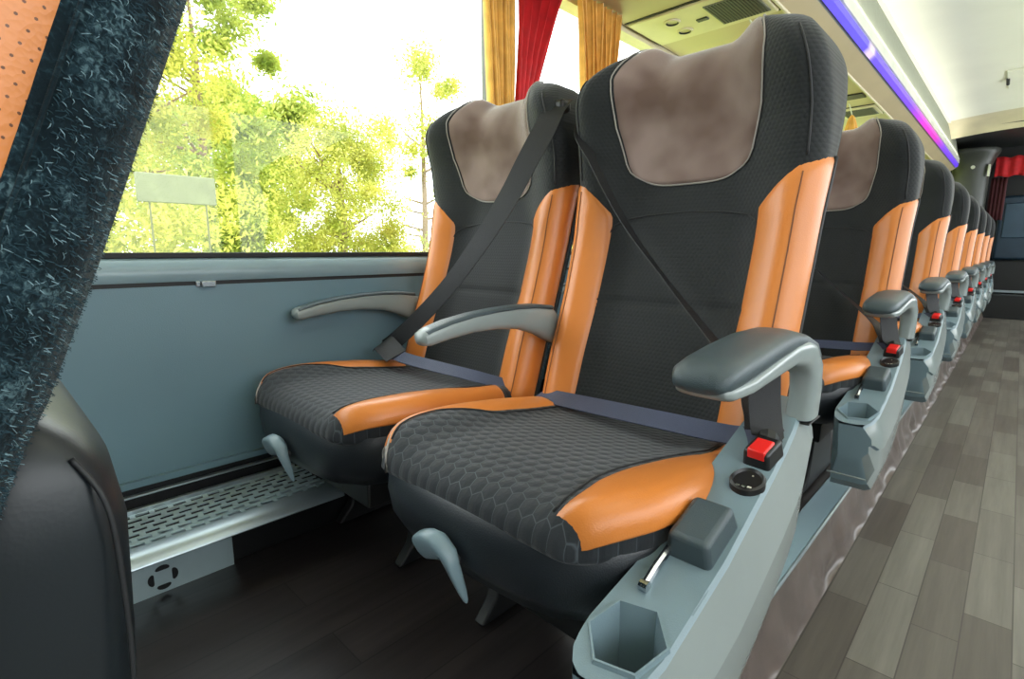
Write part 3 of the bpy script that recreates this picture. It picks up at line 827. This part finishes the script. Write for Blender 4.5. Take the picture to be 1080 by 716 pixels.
    b.tube([(-.2175, .396, dz(.396)+.004), (-.2095, .396, dz(.396)+.004)], .0055, 10); loc_build(b, 'gas_strut', M_chrome, con)
    b = MB(); pth = []
    for k in range(24): pass
    pts = [(-.1885+.0185*math.cos(2*PI*k/24), .570+.0165*math.sin(2*PI*k/24)*(1.15)) for k in range(24)]
    r1 = [(p[0], p[1], dz(p[1])-.002) for p in pts]; r2 = [(p[0], p[1], dz(p[1])+.006) for p in pts]
    r3 = [(-.1885+(p[0]+.1885)*.86, .570+(p[1]-.570)*.86, dz(p[1])+.008) for p in pts]; r4 = [(-.1885+(p[0]+.1885)*.78, .570+(p[1]-.570)*.78, dz(p[1])+.0045) for p in pts]
    r5 = [(-.1885, .570, dz(.570)+.0045)]*24
    b.grid([r1, r2, r3, r4, r5], closev=True); sk = loc_build(b, 'power_socket', M_black, con, angle=40)
    b = MB()
    b.tube([(-.186, .579, dz(.579)+.0045), (-.186, .5785, dz(.579)+.0056)], .0011, 8)
    for k in range(3): b.box(-.197+.006*k, -.193+.006*k, .5585, .5603+.0006*k, dz(.5595)+.0046, dz(.5595)+.0056); loc_build(b, 'socket_marks', M_white, sk)
    # buckle
    b = MB(); boxdeck(b, -.206, -.174, .600, .642, .020, .90, rot=-.1); bu = loc_build(b, 'belt_buckle', M_black, root, bevel=.004, seg=3)
    b = MB(); boxdeck(b, -.201, -.179, .601, .630, .0225, .92, rot=-.1, base=.010); bt = loc_build(b, 'release_button', M_red, bu, bevel=.002)
    # arm: glossy bracket + soft pad
    b = MB(); pth = []
    P_ = [(.468, -.131, .002, .022), (.470, -.131, .006, .026), (.485, -.133, .009, .029), (.53, -.134, .010, .030), (.58, -.130, .012, .030), (.63, -.126, .0145, .030), (.67, -.122, .016, .030), (.70, -.124, .018, .026)]
    for y, z, h, w_ in P_:
        pth.append(((-.204+.010*sstep(.66, .71, y), y, z), w_, h, (1, 0, 0), (0, .08, 1)))
    pth += [((-.189, .726, -.131), .020, .021, (1, 0, 0), (0, .5, .86)), ((-.184, .741, -.150), .0175, .022, (1, 0, 0), (0, .92, .4)), ((-.183, .744, -.180), .0165, .024, (1, 0, 0), (0, 1, .1)), ((-.184, .741, -.214), .0165, .027, (1, 0, 0), (0, 1, 0))]
    sweep(b, pth, 28, 3.2); loc_build(b, 'arm_bracket', M_plasticl, root, angle=60)
    b = MB(); pth = []
    for y, z, h, w_ in [(.463, -.124, .003, .016), (.466, -.123, .010, .026), (.476, -.120, .014, .031), (.50, -.117, .0155, .033), (.55, -.112, .0155, .034), (.61, -.107, .0155, .0335), (.67, -.106, .014, .031), (.71, -.111, .011, .0285), (.735, -.119, .009, .027), (.752, -.133, .007, .025), (.757, -.14, .003, .023)]:
        tl = sstep(.68, .755, y)
        pth.append(((-.206+.018*tl, y, z), w_*(1-.3*tl), h, (1, 0, 0), (0, .05+1.0*tl, 1-.35*tl)))
    sweep(b, pth, 28, 2.8); loc_build(b, 'arm_pad', M_pad, root, angle=60)
    # bracket joint seam
    b = MB(); b.box(-.2000, -.1680, .716, .766, -.219, -.2165); loc_build(b, 'arm_seam', M_black, root, bevel=.001)
    # belts
    sh = [(-.650, .90, .262), (-.630, .845, .221), (-.588, .823, .163), (-.514, .822, .049), (-.425, .800, -.040), (-.344, .772, -.109), (-.262, .73, -.169), (-.222, .69, -.200), (-.205, .665, -.22)]
    belt_obj(sh, [.034, .032, .026, .022, .020, .022, .03, .044, .046], [(.3, -1, .3), (.75, -.1, .3), (.8, .0, .3), (.7, -.3, .3), (.5, -.8, .5)], 'shoulder_belt', M_belt, root, n=10)
    belt_obj([(-.222, .70, -.135), (-.213, .68, -.18), (-.203, .665, -.215), (-.195, .65, -.225)], .040, (.55, -.6, .5), 'belt_tail', M_belt, root)
    belt_obj([(-.205, .652, -.226), (-.256, .662, -.236), (-.345, .672, -.242), (-.435, .685, -.249), (-.545, .705, -.259), (-.615, .725, -.268), (-.645, .74, -.277)], .034, [(-.1, -.5, 1), (0, -.6, 1), (0, -.6, 1)], 'lap_belt', M_beltblue, root)
    b = MB(); b.tube([(-.196, .652, -.222), (-.193, .640, -.228)], .012, 8); loc_build(b, 'latch_plate', M_black, root)
    return root

def make_window_seat():
    global SX
    root = empty('coach_seat', eye(ORG))
    bk, cu = seat_common(root, is_window=True)
    ar = slim_armrest(root, SX-.225)
    # shoulder belt from the inner shoulder to the outer hip, built in the aisle seat frame
    b = MB(); rg = []
    sh = [(-.232, .872, .298), (-.226, .833, .276), (-.224, .79, .219), (-.240, .765, .167), (-.270, .75, .108), (-.333, .735, .024), (-.423, .72, -.072), (-.518, .70, -.157), (-.590, .685, -.212), (-.625, .68, -.236)]
    belt_obj(sh, [.040, .046, .046, .044, .044, .042, .040, .042, .044, .05], [(.2, -.8, 1), (.6, -1, .45), (.5, -1, .35), (.4, -1, .3), (.3, -1, .3)], 'shoulder_belt', M_belt, root)
    belt_obj([(-.622, .668, -.222), (-.60, .66, -.214), (-.57, .655, -.222), (-.54, .655, -.237)], .052, [(-.2, -.6, 1), (.2, -.5, 1)], 'belt_fold', M_belt, root)
    belt_obj([(-.625, .672, -.232), (-.521, .660, -.238), (-.406, .668, -.243), (-.325, .695, -.253), (-.262, .73, -.268), (-.240, .75, -.280)], .032, [(-.1, -.5, 1), (0, -.6, 1)], 'lap_belt', M_beltblue, root)
    b = MB(); b.box(-.246, -.210, .835, .865, .268, .292); loc_build(b, 'belt_guide', M_black, root, bevel=.009, seg=4)
    return root

aisle = make_aisle_seat()
tag(aisle, 'large dark grey and orange aisle seat in front with red buckle and hexagonal cup holder', 'bus seat', 'coach seats along the aisle')
window = make_window_seat()
window.location = eye((ORG[0]-.46, ORG[1], ORG[2]))
tag(window, 'dark grey and orange seat beside the window, black belt across its back', 'bus seat', 'coach seats next to the window')

# seats behind, row by row
names = ['second', 'third', 'fourth', 'fifth', 'sixth', 'seventh', 'eighth']
lab = ['aisle seat directly behind the big front one, taupe headrest cover half in view',
       'third aisle seat from the camera, only its dark headrest, orange side and arm visible',
       'fourth aisle seat from the camera in the receding row, between third and fifth armrests',
       'fifth aisle seat from the camera, narrow orange side strip under dark headrest',
       'sixth aisle seat from the camera, small in the distance beneath the light strip end',
       'seventh aisle seat from the camera, a thin dark and orange sliver near the rear',
       'farthest aisle seat of the row, right beside the dark rear panels']
for i in range(1, 8):
    c = copy_tree(aisle); c.location = eye((ORG[0], ORG[1]+PITCH*i, ORG[2])); tag(c, lab[i-1], 'bus seat', 'coach seats along the aisle')
c = copy_tree(window); c.location = eye((ORG[0]-.46, ORG[1]+PITCH, ORG[2]))
tag(c, 'second row window seat, mostly hidden, a sliver between the two front headrests', 'bus seat', 'coach seats next to the window')

# the seat in front, seen from the side at the left edge of the frame
LEAN = .07; BOLSTER_END = 3.06
fr = empty('coach_seat', eye(ORG))
seat_common(fr, front=True)
LEAN = 0.0
b = MB(); rings = []
for (z, y0_, y1_, x0_, x1_) in [(-.062, .852, .868, -.60, -.300), (-.066, .850, .884, -.61, -.285), (-.078, .846, .898, -.618, -.274), (-.096, .840, .908, -.622, -.268), (-.125, .830, .912, -.624, -.266), (-.20, .805, .909, -.624, -.266), (-.30, .775, .898, -.622, -.268), (-.36, .77, .885, -.615, -.275), (-.375, .78, .86, -.60, -.29)]:
    cx_, cy_ = (x0_+x1_)/2, (y0_+y1_)/2; hx, hy = (x1_-x0_)/2, (y1_-y0_)/2; ring = []
    for k in range(40):
        t = 2*PI*k/40; cs, sn = math.cos(t), math.sin(t)
        ring.append((cx_+math.copysign(abs(cs)**(2/7), cs)*hx, cy_+math.copysign(abs(sn)**(2/4.5), sn)*hy, z))
    rings.append(ring)
b.grid(rings, closev=True); b.f += [tuple(range(40)), tuple(8*40+j for j in range(39, -1, -1))]; b.mi += [0, 0]
ls = loc_build(b, 'lower_back_shell', M_blackl, fr, angle=180)
ls['label'] = 'black leather lower back with a stitched rear edge'
pts = [(-.2735, .890, -.085), (-.2675, .8985, -.105), (-.2665, .9005, -.14), (-.2665, .899, -.20), (-.2675, .889, -.30), (-.274, .878, -.355)]
loc_build(piping_tube(catmull(pts, 6), .0013), 'stitching', M_rubber, ls, angle=180)
fr.location = eye((ORG[0], ORG[1]-PITCH+.0, ORG[2]))
tag(fr, 'cropped seat at the left edge, fuzzy blue-black fabric side and black leather lower back', 'bus seat', 'coach seats along the aisle')

# ------------------------------------------------------------------ small fittings
b = MB(); b.box(-.006, .008, -.013, .013, -.006, .006); b.box(-.006, .004, -.022, -.014, -.005, .006)
cl = b.build('panel_clip', M_chrome, bevel=.0015); cl.location = eye((WX+.002, .325, -.064))
tag(cl, 'small metal clip on the wall panel joint below the sill', 'clip')
# curtains: pleated, gathered towards the bottom
def curtain(name, mat, yt0, yt1, yb0, yb1, zt, zb, label, group, x=-1.118, folds=7, amp=.014):
    b = MB(); n, m = 26, 84; P = []
    for i in range(n+1):
        t = i/n; e = t**.85; row = []
        y0_ = yt0+(yb0-yt0)*e; y1_ = yt1+(yb1-yt1)*e
        for j in range(m+1):
            s = j/m; am = amp*(1+.25*t)
            row.append((x + am*math.sin(s*folds*2*PI + .6*math.sin(3*t+folds)) + .004*math.sin(s*31+t*4), y0_+(y1_-y0_)*s + .004*math.sin(s*folds*4*PI), zt+(zb-zt)*t))
        P.append(row)
    b.grid(P); o = b.build(name, mat, off=UP, angle=180)
    so = o.modifiers.new('solid', 'SOLIDIFY'); so.thickness = .0015
    return tag(o, label, 'curtain', group)
curtain('curtain', M_gold, 1.035, 1.165, 1.085, 1.15, .815, .05, 'gold pleated curtain left of the grey window pillar, behind the window seat', 'gold window curtains')
curtain('curtain', M_redc, 1.192, 1.42, 1.17, 1.215, .815, .38, 'red curtain gathered to the right of the grey window pillar', 'red window curtains', folds=5)
curtain('curtain', M_gold, 1.45, 1.72, 1.54, 1.65, .815, .05, 'gold pleated curtain just left of the aisle seat headrest, below the luggage rack', 'gold window curtains', folds=9)
curtain('curtain', M_gold, 2.85, 2.93, 2.86, 2.92, .815, .05, 'gold curtain farther back seen right of the big headrest', 'gold window curtains', folds=4)

# service units under the rack
def service_unit(y, label):
    r = empty('service_panel', eye((-.90, y, .82)))
    b = MB(); b.box(-.235, .205, -.125, .125, -.010, .0); p = b.build('panel', M_rackl, r, bevel=.004)
    for y_ in (-.132, .132):
        b = MB(); b.box(-.245, .215, y_-.005, y_+.005, -.003, .0); b.build('gap', M_dark, r)
    b = MB(); b.box(.03, .19, -.09, .09, -.013, -.009)
    for k in range(15): b.box(.036+.0102*k, .040+.0102*k, -.085, .085, -.015, -.012, 1)
    b.build('speaker_grille', [M_grey, M_dark], r, smooth=False)
    for k, yy in enumerate((-.05, .05)):
        b = MB(); R1, R2 = .030, .021; rings = []
        for (rr, zz) in ((R1, -.009), (R1-.001, -.015), (R2+.002, -.016), (R2, -.011), (R2-.006, -.009), (.001, -.0095)):
            rings.append([(-.10+rr*math.cos(2*PI*q/24), yy+rr*math.sin(2*PI*q/24), zz) for q in range(24)])
        b.grid(rings, closev=True); ro = b.build('reading_lamp', M_rackl, r, angle=40)
        b = MB(); b.tube([(-.10+(R2-.0)*math.cos(2*PI*q/24), yy+R2*math.sin(2*PI*q/24), -.0125) for q in range(25)], .0028, 6, caps=False); b.build('lamp_ring', M_dark, ro)
    b = MB(); b.box(-.03, .01, -.012, .012, -.014, -.009); b.build('call_button', M_dark, r, bevel=.002)
    tag(r, label, 'overhead panel', 'overhead service panels')
    return r
service_unit(1.915, 'cream overhead panel with lamps and speaker grille above the first seat pair')
service_unit(3.80, 'cream overhead panel seen right of the big headrest, farther along the rack')
for yy in (2.62, 3.42):
    b = MB(); b.box(WX+.02, -.70, yy-.05, yy+.05, .814, .8205); struct(b, 'trim_rack_slot_%d' % int(yy*100), M_dark, off=UP)
def tassel(x, y, z, label):
    r = empty('curtain_tieback', eye((x, y, z)))
    b = MB(); P = []
    for i in range(9):
        t = i/8; P.append([( (.006+.026*t**.7)*math.cos(2*PI*q/28)*(1+.22*math.sin(5*2*PI*q/28)), (.006+.024*t**.7)*math.sin(2*PI*q/28)*(1+.2*math.cos(7*2*PI*q/28)), -.085*t) for q in range(28)])
    b.grid(P, closev=True); b.f.append(tuple(8*28+j for j in range(28))); b.mi.append(0); b.build('gold_cloth', M_gold, r, angle=180)
    b = MB(); b.tube([(-.01, -.05, .82-z-.001), (-.004, -.02, (.82-z)*.5), (0, 0, -.002)], .003, 8); b.build('cord', M_white, r)
    return tag(r, label, 'curtain tie', 'gold cloth ties under the rack')
tassel(-.785, 2.08, .775, 'gold cloth hanging on a pale cord behind the big aisle headrest')
tassel(-.79, 3.62, .765, 'gold cloth on a cord above the second row headrest')
# ceiling hatch and escape handle
r = empty('ceiling_lamp', eye((-.205, 2.95, 1.228)))
b = MB(); rings = []
for rr, zz in ((.155, .0), (.15, -.008), (.12, -.014), (.06, -.016), (.001, -.0165)):
    rings.append([(rr*math.cos(2*PI*q/36), rr*1.15*math.sin(2*PI*q/36), zz) for q in range(36)])
b.grid(rings, closev=True); b.build('dish', M_ceil, r, angle=60)
b = MB(); b.tube([(0, -.0, -.014), (0, 0, -.030)], [.028, .022], 16); b.build('camera_eye', M_dark, r)
tag(r, 'shallow round ceiling fitting with a dark centre at the top edge', 'ceiling fitting')
o = empty('ceiling_hatch', eye((-.13, 5.4, 1.232)))
b = MB(); b.prism([(-.09, -.25), (.30, -.25), (.30, .30), (-.09, .30)], -.012, 0.0, 'z'); b.build('hatch_panel', M_ceil, o, bevel=.005)
b = MB(); b.tube([(.0, -.14, -.016), (.06, -.16, -.020), (.16, -.15, -.018)], .009, 8); b.build('handle', M_dark, o)
b = MB(); b.tube([(-.085, -.04, -.013), (-.085, .05, -.03)], .010, 8); b.build('latch', M_dark, o)
tag(o, 'cream ceiling hatch with dark handle near the rear', 'hatch')

# ------------------------------------------------------------------ rear of the coach
r = empty('rear_cabin', eye((-.50, 7.75, ZA)))
b = MB(); P = []
n = 28
for rr, zz in ((.155, .002), (.155, 1.50), (.165, 1.62), (.19, 1.70), (.215, 1.745), (.222, 1.765), (.218, 1.79), (.20, 1.80), (.001, 1.80)):
    P.append([(rr*math.copysign(abs(math.cos(2*PI*q/n))**.75, math.cos(2*PI*q/n)), rr*math.copysign(abs(math.sin(2*PI*q/n))**.75, math.sin(2*PI*q/n)), zz) for q in range(n)])
b.grid(P, closev=True); b.build('column', M_col, r, angle=40)
b = MB(); b.tube([(.02, -.16, 1.60), (.02, -.185, 1.60)], .018, 12); b.build('knob', M_white, r)
b = MB(); b.box(.14, .16, -.15, -.11, 1.50, 1.62); b.build('side_lamp', M_white, r, bevel=.004)
b = MB(); b.box(-.5, -.02, -.02, .3, .002, 1.78); b.build('partition', M_dark, r, bevel=.02)
tag(r, 'dark grey rounded column with a flared top at the rear, behind the last seats', 'column')
r = empty('rear_bench', eye((.12, 7.95, ZA)))
b = MB(); b.box(-.37, .5, .0, .30, .25, .62); b.build('base', M_black, r, bevel=.02)
b = MB()
for k in range(2):
    b.box(-.36+.42*k, .04+.42*k, .10, .26, .62, 1.32)
b.build('backrest', M_blue, r, bevel=.03, seg=3)
b = MB()
for k in range(2): b.box(-.31+.42*k, -.03+.42*k, .09, .11, .86, 1.24)
b.build('back_panel', plain('slate_panel', (48, 72, 88), .5), r, bevel=.01)
b = MB(); b.box(-.37, .5, -.012, .0, .265, .29); b.build('edge_strip', M_alu, r)
b = MB(); b.box(-.37, .5, -.30, .0, .002, .25); b.build('step', M_black, r)
tag(r, 'dark navy bench at the very back of the bus with pale edge strip', 'bench')
b = MB(); P = []
for i in range(6):
    t = i/5; P.append([(-.31+.62*s/40, 7.82+.012*math.sin(s*1.1), .985-.20*t+.008*math.sin(s*.7)) for s in range(41)])
b.grid(P); o = b.build('curtain', M_redc, off=UP, angle=180); so = o.modifiers.new('s', 'SOLIDIFY'); so.thickness = .004
tag(o, 'red valance cloth hanging at the dark rear end of the bus', 'curtain', 'red curtains at the rear')
b = MB(); P = []
for i in range(6):
    t = i/5; P.append([(-.33+.13*s/20, 7.86+.010*math.sin(s*1.3), .78-.45*t) for s in range(21)])
b.grid(P); o = b.build('curtain', plain('maroon_curtain', (62, 12, 16), .8), off=UP, angle=180); so = o.modifiers.new('s', 'SOLIDIFY'); so.thickness = .004
tag(o, 'dark maroon curtain hanging beside the navy rear bench', 'curtain', 'red curtains at the rear')

# ------------------------------------------------------------------ outside
b = MB(); b.box(-60, -1.6, -40, 60, -1.9, -1.8); struct(b, 'ground', M_grass, off=UP)
def tree(x, y, h, rad, nleaf, mat, label, dens=.6, leaf=.10, zlow=.4, seed=0):
    rnd = random.Random(seed); base = eye((x, y, -1.8)); r = empty('tree', base)
    b = MB(); b.tube([(0, 0, 0), (.05, .03, h*.35), (-.04, .1, h*.7), (0, 0, h*.92)], [.16, .12, .07, .02], 10)
    tips = []
    for k in range(16):
        a = rnd.uniform(0, 2*PI); z0 = h*rnd.uniform(.15, .75); L_ = rad*rnd.uniform(.5, .95)
        e = Vector((math.cos(a)*L_, math.sin(a)*L_, z0+L_*rnd.uniform(.1, .7)))
        b.tube([(0, 0, z0), (e.x*.5, e.y*.5, z0+(e.z-z0)*.35), e], [.05, .03, .01], 6); tips.append(e)
    b.build('trunk', M_bark, r)
    cl = []
    for k in range(int(26*dens)+10):
        a = rnd.uniform(0, 2*PI); zz = rnd.uniform(zlow, h); q = math.sin(PI*min(1, max(.08, zz/h)))**.5
        rr = rad*q*math.sqrt(rnd.uniform(.15, 1)); cl.append((Vector((math.cos(a)*rr, math.sin(a)*rr, zz)), rnd.uniform(.3, .75)))
    vs, fs = [], []
    for i in range(nleaf):
        c, cr = rnd.choice(cl); d = Vector((rnd.gauss(0, 1), rnd.gauss(0, 1), rnd.gauss(0, .8))); p = c + d*cr*.55
        if p.z < .1: continue
        u = Vector((rnd.gauss(0, 1), rnd.gauss(0, 1), rnd.gauss(0, 1))).normalized(); w = u.orthogonal().normalized()
        s = leaf*rnd.uniform(.6, 1.4); k = len(vs)
        vs += [p-u*s, p+w*s*.38, p+u*s, p-w*s*.38]; fs.append((k, k+1, k+2, k+3))
    b = MB(); b.add(vs, fs); me = bpy.data.meshes.new('foliage'); me.from_pydata([tuple(v) for v in vs], [], fs); me.materials.append(mat)
    o = link(bpy.data.objects.new('foliage', me)); o.parent = r
    return tag(r, label, 'tree', 'trees outside the window')
tree(-9.3, 1.0, 6.6, 2.0, 46000, M_leaf[0], 'tall yellow green tree at the left end of the window view', 1.9, .045, seed=1)
tree(-17.8, 5.2, 10.5, 3.2, 50000, M_leaf[1], 'bright green tree left of centre in the window', 2.2, .08, seed=2)
tree(-13.1, 7.0, 5.0, 1.6, 42000, M_leaf[0], 'yellow green bush low in the middle of the window view', 1.9, .045, seed=3)
tree(-8.6, 8.0, 3.3, 1.2, 20000, M_leaf[1], 'low green bush beside the window seat headrest outside', 1.6, .045, seed=7)
tree(-17.5, 13.0, 9.2, 2.7, 13000, M_leaf[0], 'sparse tall tree just left of the window seat headrest', 1.0, .07, seed=4)
tree(-16.5, 21.5, 7.4, 2.6, 9000, M_leaf[0], 'airy tree seen behind the curtains', .5, .07, seed=5)
tree(-28.0, 9.0, 9.0, 4.0, 40000, M_leaf[1], 'distant green tree filling the background low in the window', 2.2, .13, seed=6)
r = empty('reflection_panel', eye((-6.2, 1.56, -1.8)))  # panel on posts added outside in place of a reflection in the window glass
b = MB(); b.box(-.02, .02, -.35, .35, 2.27, 2.55); b.build('panel', M_reflect, r, bevel=.01)
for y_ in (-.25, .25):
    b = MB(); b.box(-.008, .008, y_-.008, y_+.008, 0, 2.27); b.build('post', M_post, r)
tag(r, 'pale added board standing in for a glass reflection at lower left of the window', 'reflection stand-in')
